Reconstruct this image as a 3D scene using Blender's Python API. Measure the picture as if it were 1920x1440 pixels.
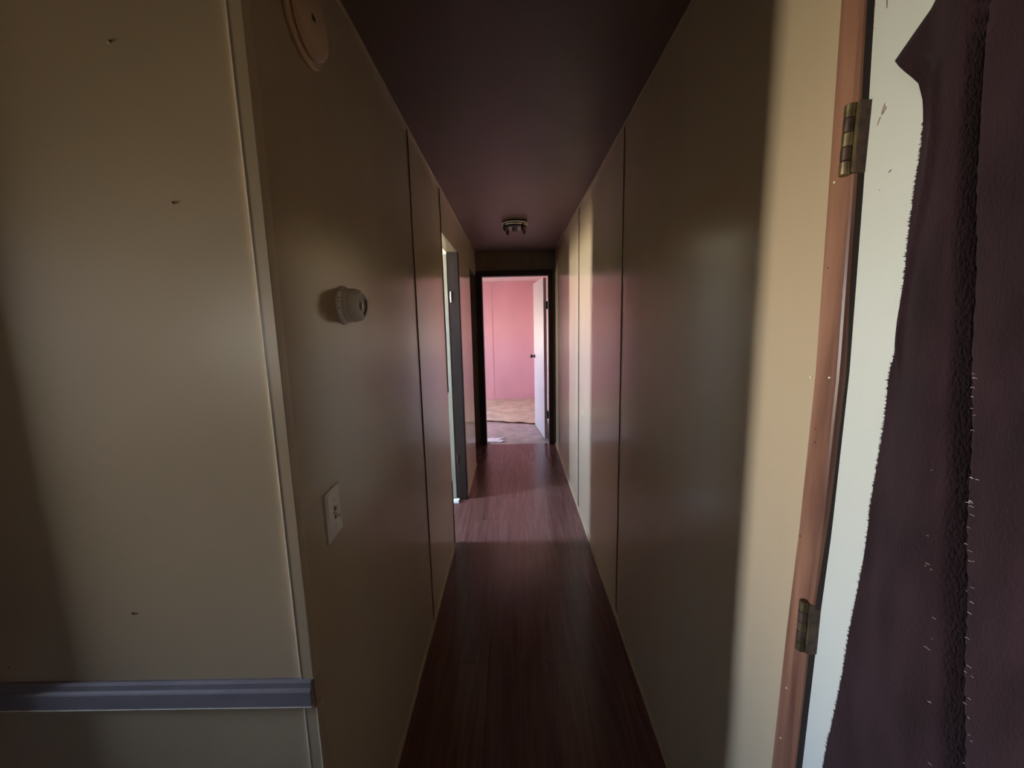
import bpy, bmesh, math, random
from mathutils import Vector, Matrix
random.seed(7)
sc = bpy.context.scene
C = sc.collection
for o in list(bpy.data.objects):
    bpy.data.objects.remove(o, do_unlink=True)

# ------------------------------------------------------------------ camera
F_PX, PITCH, YAW, ROLL, CAM_H = 756.756, 0.1477, -0.0073, -0.0217, 1.367
cd = bpy.data.cameras.new('camera'); cam = bpy.data.objects.new('camera', cd); C.objects.link(cam)
cd.sensor_fit = 'HORIZONTAL'; cd.sensor_width = 36.0; cd.lens = F_PX / 1920 * 36.0; cd.clip_start = 0.02
_f = Vector((math.sin(YAW)*math.cos(PITCH), math.cos(YAW)*math.cos(PITCH), -math.sin(PITCH)))
_r = Vector((math.cos(YAW), -math.sin(YAW), 0)); _u = _r.cross(_f)
_R = _r*math.cos(ROLL) + _u*math.sin(ROLL); _U = -_r*math.sin(ROLL) + _u*math.cos(ROLL)
cam.matrix_world = Matrix(((_R.x, _U.x, -_f.x, 0), (_R.y, _U.y, -_f.y, 0), (_R.z, _U.z, -_f.z, CAM_H), (0, 0, 0, 1)))
sc.camera = cam

# ------------------------------------------------------------------ world: clear pale sky above the horizon, sunlit dry grass below
SKY = 200.0
w = bpy.data.worlds.new('sky'); sc.world = w; w.use_nodes = True
nt = w.node_tree; nt.nodes.clear()
out = nt.nodes.new('ShaderNodeOutputWorld'); bg = nt.nodes.new('ShaderNodeBackground')
tc = nt.nodes.new('ShaderNodeTexCoord'); sx = nt.nodes.new('ShaderNodeSeparateXYZ'); rp = nt.nodes.new('ShaderNodeValToRGB')
mr = nt.nodes.new('ShaderNodeMapRange'); mr.inputs['From Min'].default_value = -1.0; mr.inputs['From Max'].default_value = 1.0
el = rp.color_ramp.elements
el[0].position = 0.0; el[0].color = (0.16, 0.145, 0.11, 1)
el[1].position = 0.40; el[1].color = (0.30, 0.27, 0.20, 1)
for p_, c_ in ((0.497, (1.0, 0.96, 0.84, 1)), (0.507, (1.0, 0.99, 0.95, 1)), (0.58, (0.60, 0.80, 1.12, 1)), (1.0, (0.42, 0.66, 1.15, 1))):
    e = el.new(p_); e.color = c_
nt.links.new(tc.outputs['Generated'], sx.inputs[0]); nt.links.new(sx.outputs['Z'], mr.inputs['Value']); nt.links.new(mr.outputs[0], rp.inputs[0])
nt.links.new(rp.outputs[0], bg.inputs['Color']); bg.inputs['Strength'].default_value = SKY
nt.links.new(bg.outputs[0], out.inputs['Surface'])

# window openings (each gets a sky portal, so the daylight through it is sampled well)
WIN = {   # name: (axis, plane, y/x range, z range, inward direction)
    'living':  ('x', -2.30, (0.438, 0.586), (0.76, 1.67)),
    'rear':    ('x', -2.30, (-2.54, -2.38), (1.11, 1.47)),
    'bath':    ('x', -2.20, (2.26, 2.52), (1.30, 2.06)),
    'bed':     ('y', 7.24, (-2.00, -1.72), (1.00, 1.34)),
    'bedside': ('x', -3.30, (5.95, 6.31), (1.05, 1.42)),
}
for k, (ax, pl, r, z) in WIN.items():
    ld = bpy.data.lights.new('sky_portal', 'AREA'); ld.shape = 'RECTANGLE'
    lo = bpy.data.objects.new('sky_portal', ld); C.objects.link(lo)
    ld.size = r[1]-r[0]; ld.size_y = z[1]-z[0]; ld.cycles.is_portal = True
    if ax == 'x':
        lo.location = (pl-(0.055 if k in ('living', 'rear') else 0.11), sum(r)/2, sum(z)/2); d = Vector((1, 0, 0))
    else:
        lo.location = (sum(r)/2, pl+0.11, sum(z)/2); d = Vector((0, -1, 0))
    lo.rotation_euler = d.to_track_quat('-Z', 'Y').to_euler()

sc.view_settings.view_transform = 'Standard'; sc.view_settings.look = 'None'
sc.view_settings.gamma = 1.0; sc.view_settings.use_curve_mapping = False
sc.view_settings.exposure = 0.6
sc.cycles.use_denoising = True
sc.cycles.max_bounces = 10; sc.cycles.diffuse_bounces = 7; sc.cycles.glossy_bounces = 4
sc.cycles.sample_clamp_indirect = 12.0
sc.cycles.caustics_reflective = False; sc.cycles.caustics_refractive = False

# ------------------------------------------------------------------ materials
def nodes(name):
    m = bpy.data.materials.new(name); m.use_nodes = True
    t = m.node_tree; b = t.nodes['Principled BSDF']
    return m, t, b
def mat(name, col, rough=0.5, var=0.0, scale=6.0, stretch=(1, 1, 1), bump=0.0, bscale=120.0, bstretch=(1, 1, 1), metal=0.0, spec=0.5, col2=None, detail=4.0):
    m, t, b = nodes(name)
    b.inputs['Base Color'].default_value = (*col, 1); b.inputs['Roughness'].default_value = rough
    b.inputs['Metallic'].default_value = metal; b.inputs['Specular IOR Level'].default_value = spec
    tcn = t.nodes.new('ShaderNodeTexCoord')
    if var > 0 or col2:
        mp = t.nodes.new('ShaderNodeMapping'); mp.inputs['Scale'].default_value = stretch
        nz = t.nodes.new('ShaderNodeTexNoise'); nz.inputs['Scale'].default_value = scale; nz.inputs['Detail'].default_value = detail
        cr = t.nodes.new('ShaderNodeValToRGB')
        c2 = col2 if col2 else tuple(c*(1-var) for c in col)
        c1 = col if col2 else tuple(min(1, c*(1+var)) for c in col)
        cr.color_ramp.elements[0].position = 0.32; cr.color_ramp.elements[0].color = (*c2, 1)
        cr.color_ramp.elements[1].position = 0.68; cr.color_ramp.elements[1].color = (*c1, 1)
        t.links.new(tcn.outputs['Object'], mp.inputs[0]); t.links.new(mp.outputs[0], nz.inputs['Vector'])
        t.links.new(nz.outputs['Fac'], cr.inputs[0]); t.links.new(cr.outputs[0], b.inputs['Base Color'])
    if bump > 0:
        mp2 = t.nodes.new('ShaderNodeMapping'); mp2.inputs['Scale'].default_value = bstretch
        n2 = t.nodes.new('ShaderNodeTexNoise'); n2.inputs['Scale'].default_value = bscale; n2.inputs['Detail'].default_value = 3
        bp = t.nodes.new('ShaderNodeBump'); bp.inputs['Strength'].default_value = bump; bp.inputs['Distance'].default_value = 0.002
        t.links.new(tcn.outputs['Object'], mp2.inputs[0]); t.links.new(mp2.outputs[0], n2.inputs['Vector'])
        t.links.new(n2.outputs['Fac'], bp.inputs['Height']); t.links.new(bp.outputs[0], b.inputs['Normal'])
    return m
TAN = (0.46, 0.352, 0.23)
M = {}
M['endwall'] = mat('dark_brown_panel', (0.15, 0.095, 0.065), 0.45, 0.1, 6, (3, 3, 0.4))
M['seam'] = mat('dark_seam', (0.10, 0.07, 0.05), 0.6, 0.2, 20)
M['tan'] = mat('tan_paint', TAN, 0.20, 0.05, 3.0, (1, 1, 0.3), 0.10, 60, (1, 1, 0.15))
M['tan_matte'] = mat('tan_paint_matte', TAN, 0.32, 0.05, 3.0, bump=0.05, bscale=200)
M['groove'] = mat('dark_groove', (0.05, 0.035, 0.025), 0.7, 0.2, 20)
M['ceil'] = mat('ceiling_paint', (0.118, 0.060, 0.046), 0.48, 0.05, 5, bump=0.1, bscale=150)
M['pink'] = mat('pink_paint', (0.75, 0.47, 0.50), 0.40, 0.05, 2.5, (1, 1, 0.4), 0.1, 90)
M['white_ceil'] = mat('white_ceiling', (0.78, 0.74, 0.72), 0.6, 0.03, 4)
M['bathwall'] = mat('pale_bath_paint', (0.70, 0.70, 0.62), 0.5, 0.04, 4)
M['cream_door'] = mat('cream_door_paint', (0.55, 0.555, 0.50), 0.45, 0.035, 5.0, (1, 1, 0.5), 0.12, 240)
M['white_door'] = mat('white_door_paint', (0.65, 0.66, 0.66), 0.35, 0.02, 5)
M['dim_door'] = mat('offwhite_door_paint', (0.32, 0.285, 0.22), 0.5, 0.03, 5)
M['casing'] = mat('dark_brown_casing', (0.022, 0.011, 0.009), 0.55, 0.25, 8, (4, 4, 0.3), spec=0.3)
M['rail'] = mat('grey_rail_paint', (0.21, 0.185, 0.21), 0.42, 0.12, 9, (1, 1, 3), 0.2, 90)
M['wornwhite'] = mat('worn_white_edge', (0.90, 0.83, 0.72), 0.5, 0.10, 40)
M['white_plastic'] = mat('white_plastic', (0.86, 0.83, 0.79), 0.32, 0.04, 20)
M['aged_plastic'] = mat('aged_plastic', (0.66, 0.46, 0.30), 0.38, 0.05, 12)
M['grime'] = mat('grime', (0.27, 0.23, 0.17), 0.8, 0.4, 200)
M['dark_hole'] = mat('dark_slot', (0.03, 0.02, 0.015), 0.6, 0.2, 30)
M['bronze'] = mat('aged_bronze', (0.28, 0.21, 0.11), 0.38, metal=0.8, col2=(0.10, 0.075, 0.045), scale=45)
M['bronze_dark'] = mat('dark_bronze', (0.12, 0.075, 0.055), 0.45, metal=0.6, col2=(0.05, 0.03, 0.025), scale=60)
M['chrome'] = mat('tarnished_metal', (0.42, 0.36, 0.31), 0.24, 0.25, 60, metal=1.0)
M['darkmetal'] = mat('dark_metal', (0.06, 0.045, 0.04), 0.35, 0.2, 40, metal=0.7)
M['band'] = mat('polished_band', (0.80, 0.72, 0.64), 0.35, 0.1, 60, metal=0.35)
M['porcelain'] = mat('porcelain', (0.16, 0.12, 0.10), 0.4, 0.05, 30)
M['dial'] = mat('smoky_dial', (0.10, 0.08, 0.07), 0.30, 0.1, 20)
M['paper'] = mat('white_paper', (0.85, 0.85, 0.88), 0.6, 0.03, 30)
M['carpet'] = mat('beige_carpet', (0.68, 0.60, 0.44), 0.95, bump=0.9, bscale=160, col2=(0.48, 0.41, 0.31), scale=5.0, detail=6, spec=0.1)
M['carpet_back'] = mat('brown_carpet_backing', (0.14, 0.075, 0.04), 0.9, 0.3, 30, spec=0.1)
M['subfloor'] = mat('grey_subfloor', (0.52, 0.45, 0.40), 0.55, bump=0.2, bscale=60, col2=(0.34, 0.29, 0.27), scale=7.0, detail=6)
M['bedframe'] = mat('window_frame_white', (0.75, 0.74, 0.72), 0.4, 0.03, 8)
M['dark_carpet'] = mat('dark_brown_carpet', (0.045, 0.033, 0.026), 0.95, 0.3, 30, spec=0.1)
M['dark_panel'] = mat('dark_wood_panelling', (0.13, 0.085, 0.055), 0.5, 0.2, 5, (4, 4, 0.3))
M['curtain'] = mat('maroon_plush', (0.0235, 0.0108, 0.0132), 0.95, 0.30, 25, (1, 1, 0.35), 0.9, 420, (1, 1, 0.5), spec=0.08)
M['hem'] = mat('maroon_hem', (0.030, 0.015, 0.018), 0.95, 0.25, 40, spec=0.05)
M['fray'] = mat('dark_fray', (0.018, 0.010, 0.012), 0.9, 0.2, 60, spec=0.1)
M['lint'] = mat('pale_lint', (0.60, 0.50, 0.44), 0.8, 0.2, 80)
M['chip'] = mat('brown_chip', (0.30, 0.20, 0.16), 0.7, 0.35, 150)
M['chip_dark'] = mat('dark_chip', (0.07, 0.05, 0.04), 0.7, 0.2, 150)
_b = M['curtain'].node_tree.nodes['Principled BSDF']
_b.inputs['Sheen Weight'].default_value = 0.05; _b.inputs['Sheen Roughness'].default_value = 0.6

def wood(name, c1, c2, rough, axis, rnd=0.0, scale=3.0, spec=0.5):
    m, t, b = nodes(name)
    tcn = t.nodes.new('ShaderNodeTexCoord'); mp = t.nodes.new('ShaderNodeMapping')
    mp.inputs['Scale'].default_value = {'y': (14, 0.8, 6), 'z': (10, 12, 0.9)}[axis]
    oi = t.nodes.new('ShaderNodeObjectInfo'); cx = t.nodes.new('ShaderNodeCombineXYZ')
    ml = t.nodes.new('ShaderNodeMath'); ml.operation = 'MULTIPLY'; ml.inputs[1].default_value = 37.0
    t.links.new(oi.outputs['Random'], ml.inputs[0])
    for i in range(3): t.links.new(ml.outputs[0], cx.inputs[i])
    ad = t.nodes.new('ShaderNodeVectorMath'); ad.operation = 'ADD'
    t.links.new(tcn.outputs['Object'], mp.inputs[0]); t.links.new(mp.outputs[0], ad.inputs[0]); t.links.new(cx.outputs[0], ad.inputs[1])
    nz = t.nodes.new('ShaderNodeTexNoise'); nz.inputs['Scale'].default_value = scale; nz.inputs['Detail'].default_value = 7; nz.inputs['Distortion'].default_value = 1.2
    t.links.new(ad.outputs[0], nz.inputs['Vector'])
    cr = t.nodes.new('ShaderNodeValToRGB'); cr.color_ramp.elements[0].position = 0.33; cr.color_ramp.elements[1].position = 0.68
    cr.color_ramp.elements[0].color = (*c2, 1); cr.color_ramp.elements[1].color = (*c1, 1)
    t.links.new(nz.outputs['Fac'], cr.inputs[0])
    hs = t.nodes.new('ShaderNodeHueSaturation'); mr = t.nodes.new('ShaderNodeMapRange')
    mr.inputs['To Min'].default_value = 1-rnd; mr.inputs['To Max'].default_value = 1+rnd
    t.links.new(oi.outputs['Random'], mr.inputs['Value']); t.links.new(mr.outputs[0], hs.inputs['Value'])
    t.links.new(cr.outputs[0], hs.inputs['Color']); t.links.new(hs.outputs[0], b.inputs['Base Color'])
    b.inputs['Roughness'].default_value = rough; b.inputs['Specular IOR Level'].default_value = spec
    bp = t.nodes.new('ShaderNodeBump'); bp.inputs['Strength'].default_value = 0.12; bp.inputs['Distance'].default_value = 0.001
    t.links.new(nz.outputs['Fac'], bp.inputs['Height']); t.links.new(bp.outputs[0], b.inputs['Normal'])
    return m
M['plank'] = wood('laminate_plank', (0.148, 0.066, 0.055), (0.098, 0.038, 0.032), 0.25, 'y', 0.12)
M['trimwood'] = wood('reddish_wood_trim', (0.32, 0.158, 0.098), (0.10, 0.042, 0.030), 0.28, 'z', 0.0, 1.6)

# ------------------------------------------------------------------ helpers
def link(name, me, m, parent=None):
    o = bpy.data.objects.new(name, me); C.objects.link(o)
    if m is not None: me.materials.append(m)
    if parent is not None:
        o.parent = parent
    return o
def bmobj(name, bm, m, parent=None, smooth=False, bevel=0.0, seg=2):
    if bevel > 0:
        bmesh.ops.bevel(bm, geom=list(bm.edges), offset=bevel, segments=seg, profile=0.6, affect='EDGES')
    bmesh.ops.recalc_face_normals(bm, faces=bm.faces)
    if parent is not None and parent.get('_base'):
        off = Vector(parent['_base'])
        for v in bm.verts: v.co -= off
    me = bpy.data.meshes.new(name); bm.to_mesh(me); bm.free()
    if smooth:
        for p in me.polygons: p.use_smooth = True
    o = link(name, me, m, parent)
    if parent is not None and parent.get('_base'): o['_base'] = parent['_base']
    return o
def bxs(bm, x0, x1, y0, y1, z0, z1):
    vs = [bm.verts.new((x, y, z)) for x in (x0, x1) for y in (y0, y1) for z in (z0, z1)]
    for f in ((0, 1, 3, 2), (4, 6, 7, 5), (0, 4, 5, 1), (2, 3, 7, 6), (0, 2, 6, 4), (1, 5, 7, 3)):
        bm.faces.new([vs[i] for i in f])
def box(name, x0, x1, y0, y1, z0, z1, m, parent=None, bevel=0.0, seg=2):
    bm = bmesh.new(); bxs(bm, x0, x1, y0, y1, z0, z1)
    return bmobj(name, bm, m, parent, bevel=bevel, seg=seg)
def boxes(name, L, m, parent=None):
    bm = bmesh.new()
    for b in L: bxs(bm, *b)
    return bmobj(name, bm, m, parent)
def struct(o, label=None, cat=None):
    o['kind'] = 'structure'
    if label: o['label'] = label
    if cat: o['category'] = cat
    return o
def tag(o, label, cat, group=None):
    o['label'] = label; o['category'] = cat
    if group: o['group'] = group
    return o
def empty(name, loc):
    o = bpy.data.objects.new(name, None); C.objects.link(o); o.location = loc; o.empty_display_size = 0.05
    o['_base'] = tuple(loc)
    return o
def lathe(name, prof, centre, direction, m, parent=None, n=48, smooth=True):
    """prof: list of (radius, height along direction)"""
    d = Vector(direction).normalized(); a = d.orthogonal().normalized(); b = d.cross(a)
    c = Vector(centre); bm = bmesh.new(); rings = []
    for r, h in prof:
        if r < 1e-6: rings.append([bm.verts.new(c + d*h)])
        else: rings.append([bm.verts.new(c + d*h + (a*math.cos(2*math.pi*i/n) + b*math.sin(2*math.pi*i/n))*r) for i in range(n)])
    for p, q in zip(rings, rings[1:]):
        if len(p) == 1 and len(q) == 1: continue
        for i in range(n):
            j = (i+1) % n
            if len(p) == 1: bm.faces.new((p[0], q[i], q[j]))
            elif len(q) == 1: bm.faces.new((p[i], p[j], q[0]))
            else: bm.faces.new((p[i], p[j], q[j], q[i]))
    o = bmobj(name, bm, m, parent, smooth)
    if smooth:
        md = o.modifiers.new('edges', 'EDGE_SPLIT'); md.split_angle = math.radians(32)
    return o
def tube(bm, pts, r, n=6):
    pts = [Vector(p) for p in pts]; prev = None
    for i, p in enumerate(pts):
        d = (pts[min(i+1, len(pts)-1)] - pts[max(i-1, 0)]).normalized()
        a = d.orthogonal().normalized() if prev is None else (prev - d*prev.dot(d)).normalized()
        prev = a; b = d.cross(a)
        rr = r[i] if isinstance(r, (list, tuple)) else r
        ring = [bm.verts.new(p + (a*math.cos(2*math.pi*k/n) + b*math.sin(2*math.pi*k/n))*rr) for k in range(n)]
        if i: 
            for k in range(n): bm.faces.new((last[k], last[(k+1) % n], ring[(k+1) % n], ring[k]))
        else: bm.faces.new(ring)
        last = ring
    bm.faces.new(last)
def extrude_profile(bm, prof, frame, ts):
    """prof: list of (u, v); frame(t, u, v) -> point; swept over ts, closed"""
    last = None
    for i, t in enumerate(ts):
        ring = [bm.verts.new(frame(t, u, v)) for u, v in prof]
        if last:
            for k in range(len(ring)):
                j = (k+1) % len(ring); bm.faces.new((last[k], last[j], ring[j], ring[k]))
        else: bm.faces.new(ring)
        last = ring
    bm.faces.new(list(reversed(last)))
def lerp(tab, x):
    if x <= tab[0][0]: return tab[0][1]
    for (a, va), (b, vb) in zip(tab, tab[1:]):
        if x <= b: return va + (vb-va)*(x-a)/(b-a)
    return tab[-1][1]
def sstep(t): t = max(0.0, min(1.0, t)); return t*t*(3-2*t)

XL, XR, YC, YE, HC = -0.3994, 0.4525, 0.6816, 4.4774, 2.13      # hall: left wall, right wall, corner, end wall, ceiling
G = 0.0035                                                       # how far the wall panels stand proud of the studs behind
PT = 0.076                                                       # partition thickness

# ------------------------------------------------------------------ floors
floor = struct(box('floor', XL-0.10, XR+0.12, 0.60, YE+0.02, -0.10, -0.003, M['groove']), 'reddish brown laminate plank floor of the hallway', 'floor')
PW = 0.122
def plank_mesh(L):
    bm = bmesh.new(); bxs(bm, -PW/2+0.0005, PW/2-0.0005, -L/2+0.0005, L/2-0.0005, -0.003, 0.0)
    bmesh.ops.recalc_face_normals(bm, faces=bm.faces)
    me = bpy.data.meshes.new('plank'); bm.to_mesh(me); bm.free(); me.materials.append(M['plank']); return me
_pm = {}
x = XL-0.095+PW/2; row = 0
while x-PW/2 < XR-0.005:
    y0 = 0.60; y = y0; L = 1.22 if row % 3 == 0 else (0.46 if row % 3 == 1 else 0.86)
    while y < YE+0.015:
        L = min(L, YE+0.02-y); kL = round(L, 3)
        if kL < 0.02: break
        if kL not in _pm: _pm[kL] = plank_mesh(kL)
        o = bpy.data.objects.new('plank', _pm[kL]); C.objects.link(o); o.parent = floor; o.location = (x, y+kL/2, 0)
        y += L; L = 1.22
    x += PW; row += 1
living_floor = struct(boxes('floor', [(-2.36, XR+0.13, -3.3, 0.60, -0.10, 0.0), (-2.36, XL-0.10, 0.60, YC+0.01, -0.10, 0.0)], M['dark_carpet']), 'dark brown carpet of the front room', 'floor')
bath_floor = struct(box('floor', -2.32, XL-0.10, YC+0.01, YE+0.02, -0.10, 0.0, M['subfloor']), 'grey worn floor of the side room', 'floor')
bed_floor = struct(box('floor', -3.42, XR+0.13, YE+0.02, 7.36, -0.10, 0.0, M['subfloor']), 'mottled grey bare floor inside the pink room', 'floor')

# ------------------------------------------------------------------ ceilings
struct(box('ceiling', -2.36, XR+0.13, -3.3, YC, HC, HC+0.1, M['dark_panel']), 'dark ceiling of the front room', 'ceiling')
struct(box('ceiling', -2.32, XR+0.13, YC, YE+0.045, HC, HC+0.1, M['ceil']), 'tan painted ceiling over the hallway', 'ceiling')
struct(box('ceiling', -3.42, XR+0.13, YE+0.045, 7.36, 2.105, HC+0.1, M['white_ceil']), 'white ceiling of the pink room', 'ceiling')

# ------------------------------------------------------------------ right wall with panels
DY0, DY1, DZ = -0.26, 0.574, 1.97            # curtained door opening in the right wall
wr = struct(boxes('wall_right', [
    (XR+G, XR+0.12, DY1, YE+0.045, 0, HC), (XR+G, XR+0.12, -3.2, DY0, 0, HC), (XR+G, XR+0.12, DY0, DY1, DZ, HC)], M['groove']),
    'right hallway wall of tan painted panels', 'wall')
def panel_x(parent, xf, xb, y0, y1, z0, z1, tilt=0.0, m='tan'):
    """vertical wall panel facing along x; xf = face, xb = back; tilt leans the face a little about the vertical"""
    bm = bmesh.new(); bxs(bm, min(xf, xb), max(xf, xb), y0+0.0016, y1-0.0016, z0, z1)
    for v in bm.verts:
        if abs(v.co.x-xf) < 1e-6: v.co.x += tilt*(v.co.y-y1)
    return bmobj('wall_panel', bm, M[m], parent)
for y0, y1, tl in ((0.594, 1.713, 0.0), (1.713, 2.824, 0.0), (4.122, YE, 0.0)):
    panel_x(wr, XR, XR+G+0.002, y0, y1, 0, HC, tl)
panel_x(wr, XR, XR+G+0.002, -3.2, DY0-0.05, 0, HC, m='dark_panel')
panel_x(wr, XR, XR+G+0.002, DY0-0.05, DY1+0.045, DZ+0.05, HC)
box('outer_skin', XR+0.12, XR+0.13, -3.2, YE+0.045, 0, HC, M['groove'], wr)
# one panel has sprung loose: its near edge bows away from the studs
def bow(y):
    if y >= 3.95: return 0.0
    if y >= 3.45: return 0.5*0.0060/0.5*(3.95-y)**2
    return 0.5*0.0060*0.5 + 0.0060*(3.45-y)
bm = bmesh.new(); ysb = [2.8256 + (4.1204-2.8256)*i/40 for i in range(41)]; fr = []; bk = []
for y in ysb:
    fr.append([bm.verts.new((XR-bow(y), y, z)) for z in (0.0, HC)]); bk.append([bm.verts.new((XR-bow(y)+0.0052, y, z)) for z in (0.0, HC)])
for a, b, c, d in zip(fr, fr[1:], bk, bk[1:]):
    bm.faces.new((a[0], b[0], b[1], a[1])); bm.faces.new((c[0], c[1], d[1], d[0])); bm.faces.new((a[1], b[1], d[1], c[1])); bm.faces.new((a[0], c[0], d[0], b[0]))
bm.faces.new((fr[0][0], fr[0][1], bk[0][1], bk[0][0])); bm.faces.new((fr[-1][0], bk[-1][0], bk[-1][1], fr[-1][1]))
o = bmobj('wall_panel', bm, M['tan'], wr, True); md = o.modifiers.new('edges', 'EDGE_SPLIT'); md.split_angle = math.radians(30)
for y, p in ((1.713, 0.0036), (2.824, bow(2.83)+0.0002), (4.122, 0.0018)):
    box('panel_seam', XR-p, XR+G, y-0.0014, y+0.0012, 0.02, HC-0.01, M['seam'], wr)
# scratch on the panel
bm = bmesh.new()
tube(bm, [(XR-0.0006, 2.653+0.028*math.cos(a), 0.752+0.045*math.sin(a)-0.02) for a in [math.radians(t) for t in range(95, -1, -12)]], 0.0012, 5)
bmobj('scratch', bm, M['wornwhite'], wr)
# ------------------------------------------------------------------ left wall with panels
JN, JF, HD = 2.392, 3.020, 1.890             # side room doorway: near jamb, far jamb, head height
KN = 3.850                                    # start of the dark recess before the end wall
wl = struct(boxes('wall_left', [
    (XL-PT, XL-G, YC+PT, JN-0.016, 0, HC), (XL-PT, XL-G, JF+0.018, KN, 0, HC), (XL-PT, XL-G, JN-0.016, JF+0.018, HD+0.016, HC), (XL-PT, XL-G, KN, YE, HD, HC)], M['groove']),
    'left hallway wall of tan painted panels', 'wall')
panel_x(wl, XL, XL-G-0.002, YC+0.002, 1.688, 0, HC)
panel_x(wl, XL, XL-G-0.002, 1.688, JN-0.022, 0, HC)
panel_x(wl, XL, XL-G-0.002, JN-0.022, JF+0.050, HD+0.002, HC)
panel_x(wl, XL, XL-G-0.002, JF+0.050, KN, 0, HC)
panel_x(wl, XL, XL-G-0.002, KN, YE, HD, HC)
boxes('stud_face', [(XL-PT-0.004, XL-PT, YC+PT, JN-0.016, 0, HC), (XL-PT-0.004, XL-PT, JF+0.018, JF+0.14, 0, HC), (XL-PT-0.004, XL-PT, JN-0.016, JF+0.018, HD+0.016, HC)], M['bathwall'], wl)

for y, p, z0, z1 in ((1.688, 0.0038, 0.02, HC-0.01), (JN-0.024, 0.0045, 0.97, HC-0.01), (JN-0.024, 0.0045, 0.0, 0.42)):
    box('panel_seam', XL-G, XL+p, y-0.0014, y+0.0012, z0, z1, M['seam'], wl)
# facing wall at the mouth of the hall
wf = struct(box('wall_front', -2.36, XL-G, YC, YC+PT, -0.1, HC+0.1, M['tan_matte']), 'tan painted wall facing the front room', 'wall')
for nx, nz, dz in ((-0.606, 1.805, 0.5), (-0.544, 1.571, 1.0), (-0.725, 0.846, 0.7), (-0.983, 0.736, 0.8)):
    o = lathe('nail_head', [(0.0, 0.0010), (0.0013, 0.0009), (0.0024, 0.0004), (0.0030, -0.001)], (nx, YC, nz), (0.25, -1, 0.1), M['tan_matte'], wf, 12)
    lathe('dimple', [(0.0, 0.0012), (0.0010, 0.0011), (0.0011, 0.0002)], (nx+0.0016, YC-0.0001, nz+0.0010), (0.25, -1, 0.1), M['dark_hole'], wf, 8)

# living room shell behind the camera
l0, l1 = WIN['living'][2]; lz0, lz1 = WIN['living'][3]; r0, r1 = WIN['rear'][2]; rz0, rz1 = WIN['rear'][3]
struct(boxes('wall_west', [(-2.36, -2.30, -3.3, r0, 0, HC), (-2.36, -2.30, r0, r1, 0, rz0), (-2.36, -2.30, r0, r1, rz1, HC), (-2.36, -2.30, r1, l0, 0, HC),
    (-2.36, -2.30, l0, l1, 0, lz0), (-2.36, -2.30, l0, l1, lz1, HC), (-2.36, -2.30, l1, YC+PT, 0, HC)], M['dark_panel']), 'window wall of the front room', 'wall')
struct(box('wall_back', -2.36, XR+0.12, -3.3, -3.2, 0, HC, M['dark_panel']), 'rear wall of the front room', 'wall')
struct(box('added_porch_roof', -4.9, -2.365, -3.2, 0.65, 1.95, 2.01, M['dark_panel']), 'unseen porch roof added to cut high sky outside the front room window', 'roof')  # added out of view to limit how much sky the front window sees
struct(box('shade_box', -1.36, -1.12, 0.641, YC, 0, HC, M['tan_matte']), 'added unseen tan box shading the facing wall', 'trim')  # added out of view to keep window light off the facing wall
# side room shell
wb = WIN['bath']
struct(boxes('wall_bath', [(-2.32, -2.20, YC+PT, wb[2][0], 0, HC), (-2.32, -2.20, wb[2][1], KN, 0, HC), (-2.32, -2.20, *wb[2], 0, wb[3][0]), (-2.32, -2.20, *wb[2], wb[3][1], HC),
    (-2.20, XL-PT-0.004, JF+0.14, JF+0.20, 0, HC), (-2.20, XL-PT-0.004, 1.30, 1.36, 0, HC), (-2.20, XL-PT-0.004, YC+PT, YC+PT+0.004, 0, HC)], M['bathwall']), 'pale walls of the side room', 'wall')
struct(box('ceiling', -2.20, XL-PT-0.004, 1.36, JF+0.14, HC-0.006, HC-0.0005, M['white_ceil']), 'pale ceiling of the side room', 'ceiling')
# dark recess left of the end wall
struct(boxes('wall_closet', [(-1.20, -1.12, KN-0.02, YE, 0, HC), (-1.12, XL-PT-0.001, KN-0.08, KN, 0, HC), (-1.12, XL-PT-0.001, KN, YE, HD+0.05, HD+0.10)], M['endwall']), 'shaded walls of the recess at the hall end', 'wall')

# ------------------------------------------------------------------ end wall, doorway and dark casing
OX0, OX1, OZ = -0.335, 0.383, 1.878
WT = 0.085
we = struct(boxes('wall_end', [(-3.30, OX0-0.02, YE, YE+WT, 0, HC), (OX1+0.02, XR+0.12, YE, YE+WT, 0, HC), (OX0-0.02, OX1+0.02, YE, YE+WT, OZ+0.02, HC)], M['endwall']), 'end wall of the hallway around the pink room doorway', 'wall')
boxes('wall_skin', [(-3.30, OX0-0.02, YE+WT, YE+WT+0.004, 0, 2.105), (OX1+0.02, XR, YE+WT, YE+WT+0.004, 0, 2.105), (OX0-0.02, OX1+0.02, YE+WT, YE+WT+0.004, OZ+0.02, 2.105)], M['pink'], we)
t1 = struct(empty('trim_1', (0.02, YE, 0)), 'dark brown casing around the pink room doorway', 'door casing')
box('casing_side', OX0-0.065, OX0+0.0, YE-0.013, YE, 0, OZ+0.055, M['casing'], t1, 0.003)
box('casing_side', OX1-0.002, OX1+0.048, YE-0.013, YE, 0, OZ+0.055, M['casing'], t1, 0.003)
box('casing_head', OX0, OX1-0.002, YE-0.013, YE, OZ, OZ+0.055, M['casing'], t1, 0.003)
box('jamb', OX0-0.02, OX0, YE, YE+WT+0.006, 0, OZ+0.02, M['casing'], t1)
box('jamb', OX1, OX1+0.02, YE, YE+WT+0.006, 0, OZ+0.02, M['casing'], t1)
box('jamb_head', OX0, OX1, YE, YE+WT+0.006, OZ, OZ+0.02, M['casing'], t1)

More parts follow.
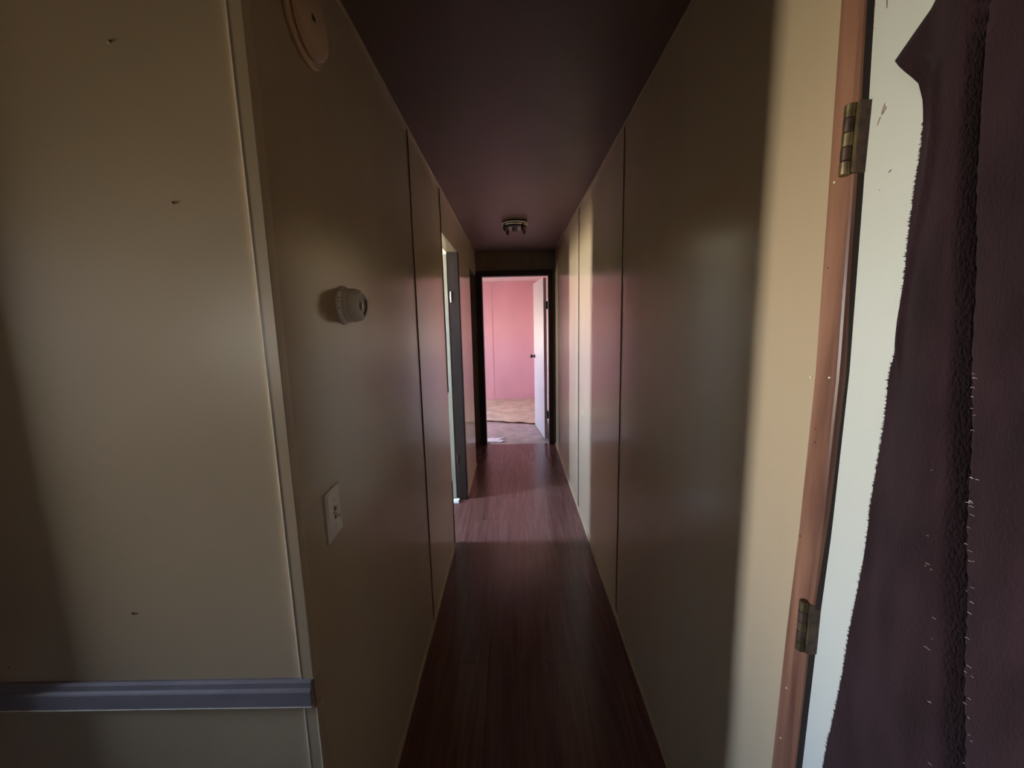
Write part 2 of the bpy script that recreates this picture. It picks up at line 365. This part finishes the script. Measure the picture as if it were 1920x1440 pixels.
# ------------------------------------------------------------------ pink room
BY = 7.24
w2 = WIN['bed']; w3 = WIN['bedside']
wp = struct(boxes('wall_pink', [(-3.30, w2[2][0], BY, BY+0.12, 0, 2.2), (w2[2][1], XR+0.12, BY, BY+0.12, 0, 2.2), (*w2[2], BY, BY+0.12, 0, w2[3][0]), (*w2[2], BY, BY+0.12, w2[3][1], 2.2)], M['pink']), 'pink painted far wall of the bedroom', 'wall')
box('batten', -0.428, -0.376, BY-0.005, BY, 0, 2.105, M['pink'], wp, 0.0015)
box('batten', 0.40, 0.452, BY-0.005, BY, 0, 2.105, M['pink'], wp, 0.0015)
struct(boxes('wall_pink_side', [(-3.42, -3.30, YE, w3[2][0], 0, 2.2), (-3.42, -3.30, w3[2][1], BY+0.12, 0, 2.2), (-3.42, -3.30, *w3[2], 0, w3[3][0]), (-3.42, -3.30, *w3[2], w3[3][1], 2.2)], M['pink']), 'pink painted window wall of the bedroom', 'wall')
struct(box('wall_pink_right', XR, XR+0.12, YE+WT+0.004, BY, 0, 2.2, M['pink']), 'pink painted right wall of the bedroom', 'wall')
struct(box('baseboard_far', -3.30, XR, BY-0.009, BY, 0, 0.045, M['pink']), 'low pink baseboard below the far bedroom wall', 'baseboard')

# windows (frames set in the openings)
def window(name, ax, pl, r, z, label):
    root = struct(empty(name, (pl, sum(r)/2, z[0]) if ax == 'x' else (sum(r)/2, pl, z[0])), label, 'window')
    def bx(nm, a0, a1, z0, z1, d0=0.01, d1=0.05):
        if ax == 'x': box(nm, pl-d1, pl-d0, a0, a1, z0, z1, M['bedframe'], root)
        else: box(nm, a0, a1, pl+d0, pl+d1, z0, z1, M['bedframe'], root)
    f = 0.012
    bx('frame_side', r[0], r[0]+f, *z); bx('frame_side', r[1]-f, r[1], *z)
    bx('frame_head', r[0]+f, r[1]-f, z[1]-f, z[1]); bx('frame_sill', r[0]+f, r[1]-f, z[0], z[0]+f)
    bx('meeting_rail', r[0]+f, r[1]-f, (z[0]+z[1])/2-0.006, (z[0]+z[1])/2+0.006, 0.015, 0.045)
window('window_1', *WIN['living'], 'white framed window of the front room')
window('window_5', *WIN['rear'], 'small white framed rear window of the front room')
window('window_2', *WIN['bath'], 'narrow white framed window of the side room')
window('window_3', *WIN['bed'], 'white framed window beside the pink wall')
window('window_4', *WIN['bedside'], 'white framed side window of the bedroom')

# carpet with a loose edge
cz = 0.016
def cedge(x): return 5.40 + (0.259-x)*0.31 + 0.008*math.sin(x*17) - 0.005*math.sin(x*41)
bm = bmesh.new(); N = 60; xs = [-3.28 + (XR-0.01+3.28)*i/N for i in range(N+1)]; xs = sorted(xs + [-0.5+i*0.03 for i in range(30)])
top = []
for x in xs:
    ye = max(cedge(x), YE+WT+0.05) if x > -2.2 else cedge(-2.2)
    ys = [ye + (BY-0.012-ye)*(j/24)**1.6 for j in range(25)]
    top.append([bm.verts.new((x, y, cz + (0.004*math.sin(x*9+y*7)+0.004*math.sin(x*4.1-y*11)) * min(1, j/3.0) * (1 if j < 22 else 0.3))) for j, y in enumerate(ys)])
low = [bm.verts.new((c[0].co.x, c[0].co.y, 0.0005)) for c in top]
for a, b, la, lb in zip(top, top[1:], low, low[1:]):
    for j in range(24): bm.faces.new((a[j], b[j], b[j+1], a[j+1]))
    bm.faces.new((la, lb, b[0], a[0]))
carpet = tag(bmobj('carpet', bm, M['carpet'], None, True), 'beige carpet with a loose edge on the pink room floor', 'carpet')
bm = bmesh.new()
xe = [-0.60+i*0.03 for i in range(33)]
tube(bm, [(x, cedge(x)-0.006, 0.010+0.003*math.sin(x*23)) for x in xe], [0.0095+0.0025*math.sin(x*31) for x in xe], 8)
o = bmobj('carpet_edge', bm, M['carpet_back'], carpet, True); o['label'] = 'curled brown backing along the cut edge'

# torn paper on the threshold of the pink room
bm = bmesh.new(); nx_, ny_ = 16, 12; gv = []
def tear(v): return -0.172 + 0.028*abs(math.sin(v*4.3+0.4)) - 0.045*math.exp(-((v-0.52)/0.13)**2) + 0.006*math.sin(v*40)
for j in range(ny_+1):
    v = j/ny_; x1 = tear(v)
    gv.append([bm.verts.new((-0.345+(x1+0.345)*i/nx_, 4.575+0.165*v+0.010*math.sin(i*0.35), 0.003+0.004*(1+math.sin(i*0.8+v*5))*0.5 + 0.016*max(0, (i/nx_-0.75)*4)**2*(0.4+0.6*math.sin(v*9)**2))) for i in range(nx_+1)])
for j in range(ny_):
    for i in range(nx_): bm.faces.new((gv[j][i], gv[j][i+1], gv[j+1][i+1], gv[j+1][i]))
tag(bmobj('paper_scrap', bm, M['paper'], None, True), 'torn white paper lying just inside the pink room doorway', 'paper')

# ------------------------------------------------------------------ doors
def door_leaf(name, hinge, ang, width, z0, z1, th, m, label, knob_z=None, knob_m=None, flip=1):
    """leaf from the hinge point along direction ang; thickness lies to the right of that direction times flip"""
    root = struct(empty(name, hinge), label, 'door')
    d = Vector((math.cos(ang), math.sin(ang), 0)); n = Vector((math.sin(ang), -math.cos(ang), 0))*flip
    bm = bmesh.new(); bxs(bm, 0, width, 0, th, z0, z1)
    for v in bm.verts: v.co = Vector((hinge[0], hinge[1], 0)) + d*v.co.x + n*v.co.y + Vector((0, 0, v.co.z))
    bmobj('leaf', bm, m, root, bevel=0.0015, seg=1)
    if knob_z:
        p = Vector((hinge[0], hinge[1], knob_z)) + d*(width-0.06)
        for s, q in ((-1, p), (1, p+n*th)):
            k = lathe('knob', [(0.0, 0.0), (0.027, 0.0), (0.027, 0.006), (0.011, 0.009), (0.010, 0.026), (0.018, 0.032), (0.025, 0.044), (0.024, 0.054), (0.015, 0.061), (0.0, 0.062)], q, n*s, knob_m, root, 20)
    return root
# pink room door, hinged on the right jamb, standing open into the room
ha = (0.339, 4.622, 0)
ang = math.atan2(5.335-4.622, 0.262-0.339)
d3 = door_leaf('door_3', ha, ang, 0.717, 0.015, 1.873, 0.034, M['white_door'], 'white flush door standing open into the pink room', 0.945, M['darkmetal'])
for hz in (1.566, 0.317):
    h = box('hinge', 0.362, 0.3815, 4.556, 4.640, hz-0.042, hz+0.042, M['bronze_dark'], d3)
# side room door, hinged at the far jamb, open ninety degrees
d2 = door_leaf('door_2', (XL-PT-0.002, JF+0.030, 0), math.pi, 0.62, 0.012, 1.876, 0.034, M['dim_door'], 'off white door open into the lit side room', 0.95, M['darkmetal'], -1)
for hz, mm in ((1.572, 'chrome'), (0.336, 'bronze_dark')):
    bm = bmesh.new(); tube(bm, [(XL-PT+0.018, JF-0.003, hz-0.038), (XL-PT+0.018, JF-0.003, hz+0.038)], 0.0055, 10)
    bmobj('hinge', bm, M[mm], d2)
# side room doorway frame
t2 = struct(empty('trim_2', (XL, JF, 0)), 'dark brown frame of the side room doorway', 'door casing')
box('jamb', XL-PT-0.002, XL+0.002, JF, JF+0.018, 0, HD, M['casing'], t2, 0.001)
box('jamb', XL-PT-0.002, XL-G-0.002, JN-0.016, JN, 0, HD, M['casing'], t2, 0.001)
box('jamb_head', XL-PT-0.002, XL-0.006, JN-0.016, JF+0.018, HD, HD+0.016, M['tan'], t2)
box('casing_side', XL-0.003, XL+0.006, JF+0.006, JF+0.050, 0, HD, M['casing'], t2, 0.002)
# white scrap by the side room doorway
bm = bmesh.new(); bxs(bm, -0.505, -0.452, 2.955, 2.998, 0.0, 0.026)
for v in bm.verts:
    if v.co.x < -0.48 and v.co.z > 0.01: v.co.z -= 0.008
    if v.co.z > 0.01: v.co.y += 0.004
o = bmobj('door_stop', bm, M['paper'], None, bevel=0.005, seg=2)
tag(o, 'small white door stop wedge on the floor beside the side room door', 'door stop')

# ------------------------------------------------------------------ curtained door in the right wall
d1 = struct(empty('door_1', (XR+0.02, DY1, 0)), 'cream painted hinged door behind the maroon curtain', 'door')
box('leaf', XR+0.001, XR+0.042, DY0+0.004, 0.5688, 0.008, DZ-0.006, M['cream_door'], d1, 0.002, 2)
def flake(pts, m, x=XR+0.0006):
    bm = bmesh.new(); vs = [bm.verts.new((x, y, z)) for y, z in pts]; vb = [bm.verts.new((XR+0.0014, y, z)) for y, z in pts]
    bm.faces.new(vs)
    for i in range(len(vs)): bm.faces.new((vs[i], vs[(i+1) % len(vs)], vb[(i+1) % len(vs)], vb[i]))
    return bmobj('paint_chip', bm, m, d1)
flake([(0.5335, 1.6215), (0.5325, 1.6165), (0.5300, 1.6150), (0.5325, 1.6120), (0.5350, 1.6090), (0.5370, 1.6095), (0.5365, 1.6150)], M['chip'])
flake([(0.5372, 1.6082), (0.5392, 1.6070), (0.5415, 1.6012), (0.5408, 1.5990), (0.5392, 1.6020), (0.5376, 1.6056)], M['chip'])
flake([(0.5165, 1.5385), (0.5150, 1.5395), (0.5147, 1.5385), (0.5160, 1.5373), (0.5180, 1.5365), (0.5182, 1.5372)], M['chip_dark'])
flake([(0.5290, 1.5200), (0.5275, 1.5208), (0.5278, 1.5196)], M['chip_dark'])
flake([(0.5462, 1.7600), (0.5450, 1.7600), (0.5452, 1.7440), (0.5440, 1.7310), (0.5452, 1.7300), (0.5466, 1.7400)], M['chip'])
random.seed(3)
for k in range(16):          # ragged chips along the upper hinge edge of the door
    z = 1.655 + k*0.0085 + random.uniform(-.002, .002); y = 0.5655-random.uniform(0, 0.003)
    flake([(y, z), (y-random.uniform(.001, .003), z+0.004), (y+0.001, z+random.uniform(.006, .011)), (y+0.0022, z+0.003)], M['chip'] if k % 3 else M['chip_dark'])
# hinges
def hinge(zc, L):
    h = box('hinge', XR-0.0130, XR+0.004, 0.5525, 0.5590, zc-L/2, zc+L/2, M['bronze_dark'], d1, 0.0008, 1)
    h['label'] = 'tarnished bronze butt hinge'
    box('hinge_plate', XR-0.0145, XR-0.0125, 0.5535, 0.5570, zc-L/2+0.0015, zc+L/2-0.0015, M['bronze'], h)
    n = 5; kl = L/n
    for i in range(n):
        z0 = zc-L/2+i*kl
        lathe('knuckle', [(0.0, 0.0), (0.0062, 0.0), (0.0070, 0.0008), (0.0070, kl-0.0012), (0.0062, kl-0.0004), (0.0, kl-0.0004)], (XR-0.0160, 0.5635, z0), (0, 0, 1), M['bronze'] if i % 2 == 0 else M['bronze_dark'], h, 16)
hinge(1.592, 0.086); hinge(0.897, 0.083)

# bowed reddish wood casing strip between the panels and the door
LEFT = [(0.0, 0.622), (0.573, 0.614), (0.855, 0.606), (1.03, 0.598), (1.285, 0.593), (1.363, 0.595), (1.533, 0.599), (1.782, 0.606), (2.05, 0.612)]
RIGHT = [(0.0, 0.568), (0.643, 0.559), (0.879, 0.555), (1.058, 0.548), (1.291, 0.5455), (1.532, 0.553), (1.753, 0.564), (2.05, 0.574)]
t3 = struct(empty('trim_3', (XR, 0.59, 0)), 'bowed reddish wood strip beside the cream door', 'door casing')
def trim_frame(z, u, v):
    yl = lerp(LEFT, z); yr = lerp(RIGHT, z)
    return Vector((XR-v, yr+(yl-yr)*u, z))
bm = bmesh.new()
extrude_profile(bm, [(0, -0.004), (0, 0.007), (0.03, 0.0105), (0.09, 0.0122), (0.17, 0.0118), (0.24, 0.0105), (0.34, 0.0115), (0.55, 0.0125), (0.8, 0.0122), (0.95, 0.0105), (1, 0.0085), (1, -0.0005)], trim_frame, [i*2.02/60 for i in range(61)])
o = bmobj('casing_strip', bm, M['trimwood'], t3, True); md = o.modifiers.new('edges', 'EDGE_SPLIT'); md.split_angle = math.radians(14)
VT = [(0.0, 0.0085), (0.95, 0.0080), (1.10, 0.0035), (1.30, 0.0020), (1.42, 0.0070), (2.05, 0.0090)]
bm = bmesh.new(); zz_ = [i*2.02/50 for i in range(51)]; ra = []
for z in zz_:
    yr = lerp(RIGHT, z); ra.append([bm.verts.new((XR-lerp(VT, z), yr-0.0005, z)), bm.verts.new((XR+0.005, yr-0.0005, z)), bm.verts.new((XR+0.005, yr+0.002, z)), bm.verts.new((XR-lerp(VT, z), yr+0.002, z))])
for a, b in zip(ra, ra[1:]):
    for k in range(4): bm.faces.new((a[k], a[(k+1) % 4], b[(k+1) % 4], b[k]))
bmobj('casing_edge_shade', bm, M['casing'], t3)  # dark strip down the side face: shade beside the door put into colour
for yy, zz in ((0.597, 1.279), (0.562, 1.283), (0.585, 1.548), (0.590, 0.76), (0.593, 0.66)):
    lathe('nail_hole', [(0.0, 0.0006), (0.0014, 0.0005), (0.0016, -0.001)], (XR-0.0124, yy, zz), (-1, 0, 0), M['wornwhite'], t3, 8)
for yy, zz in ((0.578, 1.205), (0.577, 1.185), (0.583, 1.435), (0.590, 1.03)):
    lathe('nail_hole', [(0.0, 0.0006), (0.0010, 0.0005), (0.0012, -0.001)], (XR-0.0124, yy, zz), (-1, 0, 0), M['dark_hole'], t3, 8)
box('jamb_rabbet', XR+0.006, XR+0.11, DY1-0.003, DY1+0.0, 0, DZ, M['casing'], t3)
box('jamb_face', XR+0.0005, XR+0.006, DY1, DY1+0.045, 0, DZ, M['casing'], t3)

# ------------------------------------------------------------------ curtain
cu = tag(empty('curtain', (XR-0.03, 0.30, 0.25)), 'dark maroon plush cloth hung over the cream door', 'curtain')
EDGE = [(0.20, 0.560), (0.45, 0.530), (0.724, 0.496), (0.804, 0.489), (0.978, 0.476), (1.130, 0.468), (1.238, 0.465), (1.332, 0.464), (1.432, 0.467), (1.494, 0.465), (1.542, 0.464), (1.565, 0.4655), (1.591, 0.469), (1.612, 0.4755), (1.626, 0.485), (1.638, 0.494), (1.649, 0.502)]
VAL = [(0.2, 0.255), (0.951, 0.319), (1.022, 0.327), (1.121, 0.339), (1.219, 0.349), (1.315, 0.359), (1.418, 0.370), (1.545, 0.383), (1.604, 0.386), (1.90, 0.39)]
DROP = [(0.2, 0.275), (0.925, 0.340), (1.001, 0.347), (1.106, 0.360), (1.211, 0.369), (1.312, 0.378), (1.421, 0.389), (1.553, 0.400), (1.90, 0.405)]
HEM = [(1.291, 0.449), (1.362, 0.447), (1.428, 0.438), (1.501, 0.423), (1.542, 0.418), (1.60, 0.430), (1.64, 0.47)]
def ztop(y): return min(1.90, 1.649 + (0.502-y)*0.70)
def cdepth(y, z):
    ye = lerp(EDGE, min(z, 1.56)); ys = lerp(VAL, z); yd = lerp(DROP, z); yv = ys+0.005
    up = sstep((z-1.56)/0.06)
    if y > yd:
        t = min(1, max(0, (ye-y)/max(1e-4, ye-yd)))
        d = 0.020 + 0.025*sstep(t) + (1-up)*0.006*math.sin(math.pi*t)
        d += up*0.004*math.sin(math.pi*t)
        if 1.29 < z < 1.64:
            yh = lerp(HEM, z); q = (y-yh)/0.004; f = sstep((z-1.29)/0.05)*sstep((1.64-z)/0.03)
            d += f*0.007*math.exp(-q*q)
            if y > yh: d -= f*0.005*sstep((y-yh)/0.008)
    elif y > yv:
        t = (yd-y)/max(1e-4, yd-yv); d = 0.045 - 0.035*sstep(t*1.15)
    elif y > ys-0.003:
        t = (yv-y)/(yv-ys+0.003); d = 0.010 + 0.038*sstep(t)
    else:
        r = ys-0.003-y
        d = 0.048 + 0.006*math.sin(min(r, 0.1)*28) + 0.014*(1-math.cos(max(0, r-0.11)*26))*0.5
    return max(0.006, d) + 0.0010*math.sin(z*37+y*60)
ZB = 0.25; NU, NZ = 240, 150; YR = -0.22
bm = bmesh.new(); front = []; back = []
for j in range(NZ+1):
    v = j/NZ; rf = []; rb = []
    for i in range(NU+1):
        u = (i/NU)**1.7
        yt = 0.502 + (YR-0.502)*u                     # along the top edge
        zt = ztop(yt)
        z = ZB + (zt-ZB)*v
        y = lerp(EDGE, z) + (YR-lerp(EDGE, z))*u
        z = min(z, ztop(y))
        d = cdepth(y, z)
        rf.append(bm.verts.new((XR-d, y, z))); rb.append(bm.verts.new((XR-d+0.002, y, z)))
    front.append(rf); back.append(rb)
for j in range(NZ):
    for i in range(NU):
        bm.faces.new((front[j][i], front[j][i+1], front[j+1][i+1], front[j+1][i]))
        bm.faces.new((back[j][i], back[j+1][i], back[j+1][i+1], back[j][i+1]))
    bm.faces.new((front[j][0], front[j+1][0], back[j+1][0], back[j][0])); bm.faces.new((front[j][NU], back[j][NU], back[j+1][NU], front[j+1][NU]))
for i in range(NU):
    bm.faces.new((front[NZ][i], front[NZ][i+1], back[NZ][i+1], back[NZ][i])); bm.faces.new((front[0][i], back[0][i], back[0][i+1], front[0][i+1]))
edge_pts = [front[j][0].co.copy() for j in range(NZ+1)]
bmobj('cloth', bm, M['curtain'], cu, True)
# frayed threads along the raw edge
random.seed(11); bm = bmesh.new()
for k in range(2000):
    z = random.uniform(0.45, 1.57)
    dens = 0.35 if 0.99 < z < 1.115 else 1.0
    if random.random() > dens: continue
    y = lerp(EDGE, z); x = XR-cdepth(y, z)+0.001
    L = random.uniform(0.0012, 0.0042) * (1.5 if random.random() < 0.07 else 1); hw = random.uniform(0.0005, 0.0012); dz = random.uniform(-0.0012, 0.0012)
    a = bm.verts.new((x, y-0.0008, z-hw)); b = bm.verts.new((x, y-0.0008, z+hw)); c = bm.verts.new((x+random.uniform(-.0008, .0008), y+L, z+dz)); e = bm.verts.new((x+0.0009, y-0.0008, z))
    bm.faces.new((a, b, c)); bm.faces.new((b, e, c)); bm.faces.new((e, a, c))
o = bmobj('frayed_edge', bm, M['fray'], cu); o['kind'] = 'stuff'
# lint and pale thread ends caught in the pile
bm = bmesh.new()
for k in range(62):
    z = random.uniform(0.80, 1.32); side = random.random()
    y = lerp(VAL, z) + (random.gauss(-0.006, 0.0028) if side < 0.72 else random.gauss(0.030, 0.003))
    x = XR-cdepth(y, z)-0.0007; L = random.uniform(0.0008, 0.0020)
    tube(bm, [(x, y-L, z), (x-0.0007, y, z+random.uniform(0, 0.0008)), (x, y+L, z-random.uniform(0, 0.0007))], 0.00022, 4)
o = bmobj('lint', bm, M['lint'], cu); o['kind'] = 'stuff'
for yy in (0.15, -0.20):
    lathe('tack', [(0.0, 0.004), (0.004, 0.003), (0.005, 0.0), (0.0015, -0.001), (0.001, -0.075), (0.0, -0.076)], (XR-0.064, yy, 1.885), (-1, 0, 0), M['chrome'], cu, 12)

# ------------------------------------------------------------------ trims along the hall
struct(box('baseboard_right', XR-0.010, XR, DY1+0.050, YE-0.014, 0, 0.018, M['tan'], bevel=0.002), 'low tan shoe strip along the right wall', 'baseboard')
bl = struct(boxes('baseboard_left', [(XL, XL+0.009, YC+0.022, JN-0.022, 0, 0.016), (XL, XL+0.009, JF+0.052, KN, 0, 0.016)], M['tan']), 'low tan shoe strip along the left wall', 'baseboard')
struct(box('trim_4', XR-0.009, XR, DY1+0.05, YE, HC-0.009, HC, M['tan'], bevel=0.0015), 'thin tan strip between ceiling and right wall', 'trim')
struct(box('trim_5', XL, XL+0.008, YC, YE, HC-0.008, HC, M['tan'], bevel=0.0015), 'thin tan strip between ceiling and left wall', 'trim')
# corner moulding, upper and lower length, with its worn white edge
def corner(name, z0, z1, dx, label):
    r = struct(empty(name, (XL, YC, z0)), label, 'trim')
    t = 0.0032
    bm = bmesh.new()
    prof = [(-0.0205, 0.0), (-0.0205, -t), (t-0.0012, -t), (t, -t+0.0012), (t, 0.019), (0.0, 0.019), (0.0, 0.0)]
    extrude_profile(bm, prof, lambda z, u, v: Vector((XL+u+dx, YC+v, z)), [z0, z1])
    bmobj('moulding', bm, M['tan_matte'], r)
    box('worn_edge', XL-0.0222+dx, XL-0.0205+dx, YC-t-0.0004, YC, z0, z1, M['wornwhite'], r)
    if z0 < 0.1: box('worn_edge', XL+t-0.0012+dx, XL+t+dx+0.0003, YC-t-0.0005, YC-t+0.0012, z0, z1, M['wornwhite'], r)
    return r
corner('trim_6', 0.7035, HC, 0.0, 'tan corner moulding above the chair rail')
corner('trim_7', 0.0, 0.643, 0.0, 'tan corner moulding below the chair rail')
# chair rail
t8 = struct(empty('trim_8', (-0.7, YC, 0.65)), 'grey painted chair rail on the facing wall', 'chair rail')
bm = bmesh.new()
extrude_profile(bm, [(0, 0.7045), (-0.004, 0.7045), (-0.0075, 0.700), (-0.0085, 0.690), (-0.012, 0.6865), (-0.013, 0.684), (-0.013, 0.6545), (-0.0115, 0.6525), (0, 0.6515)], lambda x, u, v: Vector((x, YC+u, v)), [-2.30, -1.9, XL-0.001])
bmobj('rail', bm, M['rail'], t8)
bm = bmesh.new()
for i in range(60):
    x0 = -1.6+i*0.02; a = random.uniform(0.0006, 0.0016) * (1.5 if x0 < -0.8 else 0.8)
    bxs(bm, x0, x0+0.02, YC-0.0134, YC-0.011, 0.6520, 0.6530+a)
bmobj('worn_edge', bm, M['wornwhite'], t8)
bm = bmesh.new()
extrude_profile(bm, [(0, 0.6515), (-0.006, 0.6515), (-0.006, 0.645), (-0.004, 0.641), (0, 0.640)], lambda x, u, v: Vector((x, YC+u, v)), [-2.30, XL-0.001])
bmobj('under_moulding', bm, M['tan'], t8)

# ------------------------------------------------------------------ things on the left wall
# smoke alarm
SY, SZ = 0.880, 1.957
s = tag(empty('smoke_alarm', (XL, SY, SZ)), 'round yellowed smoke alarm high on the left hallway wall', 'smoke alarm')
lathe('base_plate', [(0, 0), (0.074, 0), (0.0760, 0.0015), (0.0760, 0.0065), (0.074, 0.0085), (0, 0.0085)], (XL, SY, SZ), (1, 0, 0), M['aged_plastic'], s, 64)
cv = lathe('cover', [(0.057, 0.0085), (0.057, 0.0105), (0.0620, 0.0105), (0.0635, 0.0125), (0.0625, 0.0195), (0.0600, 0.0235), (0.0585, 0.0242), (0.0, 0.0255)], (XL, SY, SZ), (1, 0, 0), M['aged_plastic'], s, 64)
o = box('test_slot', XL+0.0245, XL+0.0262, SY-0.014, SY-0.001, SZ-0.003, SZ+0.006, M['dark_hole'], cv)
# thermostat
TY, TZ = 0.964, 1.418
t = tag(empty('thermostat', (XL, TY, TZ)), 'round white dial thermostat on the left hallway wall', 'thermostat')
bp = lathe('base_ring', [(0, 0), (0.0440, 0), (0.0450, 0.001), (0.0445, 0.0055), (0.040, 0.0095), (0, 0.0095)], (XL, TY, TZ), (1, 0, 0), M['white_plastic'], t, 56)
lathe('collar', [(0.0365, 0.0085), (0.0385, 0.0095), (0.0390, 0.012), (0.0390, 0.0195), (0.0375, 0.0205), (0, 0.0205)], (XL, TY, TZ), (1, 0, 0), M['white_plastic'], t, 56)
cp = lathe('cover_ring', [(0.0365, 0.0205), (0.0385, 0.0215), (0.0388, 0.025), (0.0380, 0.031), (0.0360, 0.038), (0.0325, 0.0435), (0.0290, 0.0465), (0.0275, 0.0465), (0.0270, 0.0440)], (XL, TY, TZ), (1, 0, 0), M['white_plastic'], t, 56)
dl = lathe('dial', [(0.0, 0.0470), (0.014, 0.0465), (0.0272, 0.0450)], (XL, TY, TZ), (1, 0, 0), M['dial'], t, 40)
bm = bmesh.new()
tube(bm, [(XL+0.0482, TY+0.0225*math.cos(a), TZ+0.0225*math.sin(a)) for a in [math.radians(d) for d in range(-75, 36, 10)]], 0.0026, 6)
o = bmobj('scale_arc', bm, M['white_plastic'], dl, True)
box('pointer', XL+0.0470, XL+0.0488, TY-0.012, TY-0.008, TZ-0.010, TZ+0.006, M['chrome'], dl)
for a, r in ((100, 0.0425), (128, 0.0425), (160, 0.0425), (140, 0.042)):
    lathe('vent_hole', [(0, 0.0082), (0.0016, 0.0080), (0.0017, 0.0060)], (XL, TY+r*math.cos(math.radians(a+30)), TZ+r*math.sin(math.radians(a+30))), (1, 0, 0), M['grime'], bp, 8)
# light switch
PY, PZ = 0.8200, 0.9725
s = tag(empty('light_switch', (XL, PY, PZ)), 'white toggle light switch plate with grime on the left wall', 'light switch')
bm = bmesh.new(); hw, hh = 0.0325, 0.0545; tops = []
for k, (ins, dx) in enumerate(((0, 0), (0, 0.0025), (0.0045, 0.0062))):
    tops.append([bm.verts.new((XL+dx, PY+a*(hw-ins), PZ+b*(hh-ins)+a*0.002)) for a, b in ((-1, -1), (1, -1), (1, 1), (-1, 1))])
bm.faces.new(tops[0]); bm.faces.new(tops[2])
for p, q in zip(tops, tops[1:]):
    for i in range(4): bm.faces.new((p[i], p[(i+1) % 4], q[(i+1) % 4], q[i]))
pl = bmobj('plate', bm, M['white_plastic'], s)
for dz in (-0.030, 0.030):
    lathe('screw', [(0, 0.0014), (0.0028, 0.0012), (0.0034, 0.0)], (XL+0.0062, PY, PZ+dz), (1, 0, 0), M['white_plastic'], pl, 14)
box('slot', XL+0.0062, XL+0.0065, PY-0.0058, PY+0.0058, PZ-0.013, PZ+0.013, M['grime'], s)
bm = bmesh.new(); bxs(bm, XL+0.005, XL+0.017, PY-0.0040, PY+0.0040, PZ-0.004, PZ+0.005)
for v in bm.verts:
    if v.co.x > XL+0.01: v.co.z -= 0.006; v.co.y = PY + (v.co.y-PY)*0.75
bmobj('toggle', bm, M['white_plastic'], s, bevel=0.0008)
random.seed(5)
for k in range(9):
    yy = PY+random.uniform(-0.009, 0.006); zz = PZ+random.uniform(-0.010, 0.018); r = random.uniform(0.0008, 0.0022)
    lathe('smudge', [(0, 0.0003), (r*0.8, 0.00025), (r, 0)], (XL+0.0062, yy, zz), (1, 0, 0), M['grime'], pl, 8)

# ------------------------------------------------------------------ ceiling light (glass missing)
LX, LY = 0.024, 3.20
f = tag(empty('ceiling_light', (LX, LY, HC)), 'small flush ceiling light with metal rings and no glass', 'ceiling light')
lathe('canopy', [(0, 0), (0.094, 0), (0.094, 0.044), (0.088, 0.052), (0.084, 0.050), (0.078, 0.040), (0.0, 0.036)], (LX, LY, HC), (0, 0, -1), M['darkmetal'], f, 64)
for h in (0.012, 0.027):
    lathe('trim_ring', [(0.0935, h), (0.0975, h+0.0008), (0.0990, h+0.0035), (0.0975, h+0.0070), (0.0935, h+0.0080)], (LX, LY, HC), (0, 0, -1), M['band'], f, 64)
lathe('socket', [(0.022, 0.036), (0.022, 0.062), (0.018, 0.066), (0.018, 0.050), (0, 0.050)], (LX, LY, HC), (0, 0, -1), M['porcelain'], f, 24)
for k in range(4):
    a = math.radians(38+90*k); cx_, cy_ = LX+0.092*math.cos(a), LY+0.092*math.sin(a)
    c = lathe('clip_arm', [(0, 0.03), (0.010, 0.03), (0.012, 0.055), (0.011, 0.072), (0.006, 0.082), (0, 0.083)], (cx_, cy_, HC), (0, 0, -1), M['darkmetal'], f, 12)
lathe('inner_pan', [(0.080, 0.0405), (0.086, 0.0505), (0.084, 0.0515), (0.060, 0.047), (0.0, 0.044)], (LX, LY, HC), (0, 0, -1), M['darkmetal'], f, 48)
for o in bpy.data.objects:
    if '_base' in o: del o['_base']
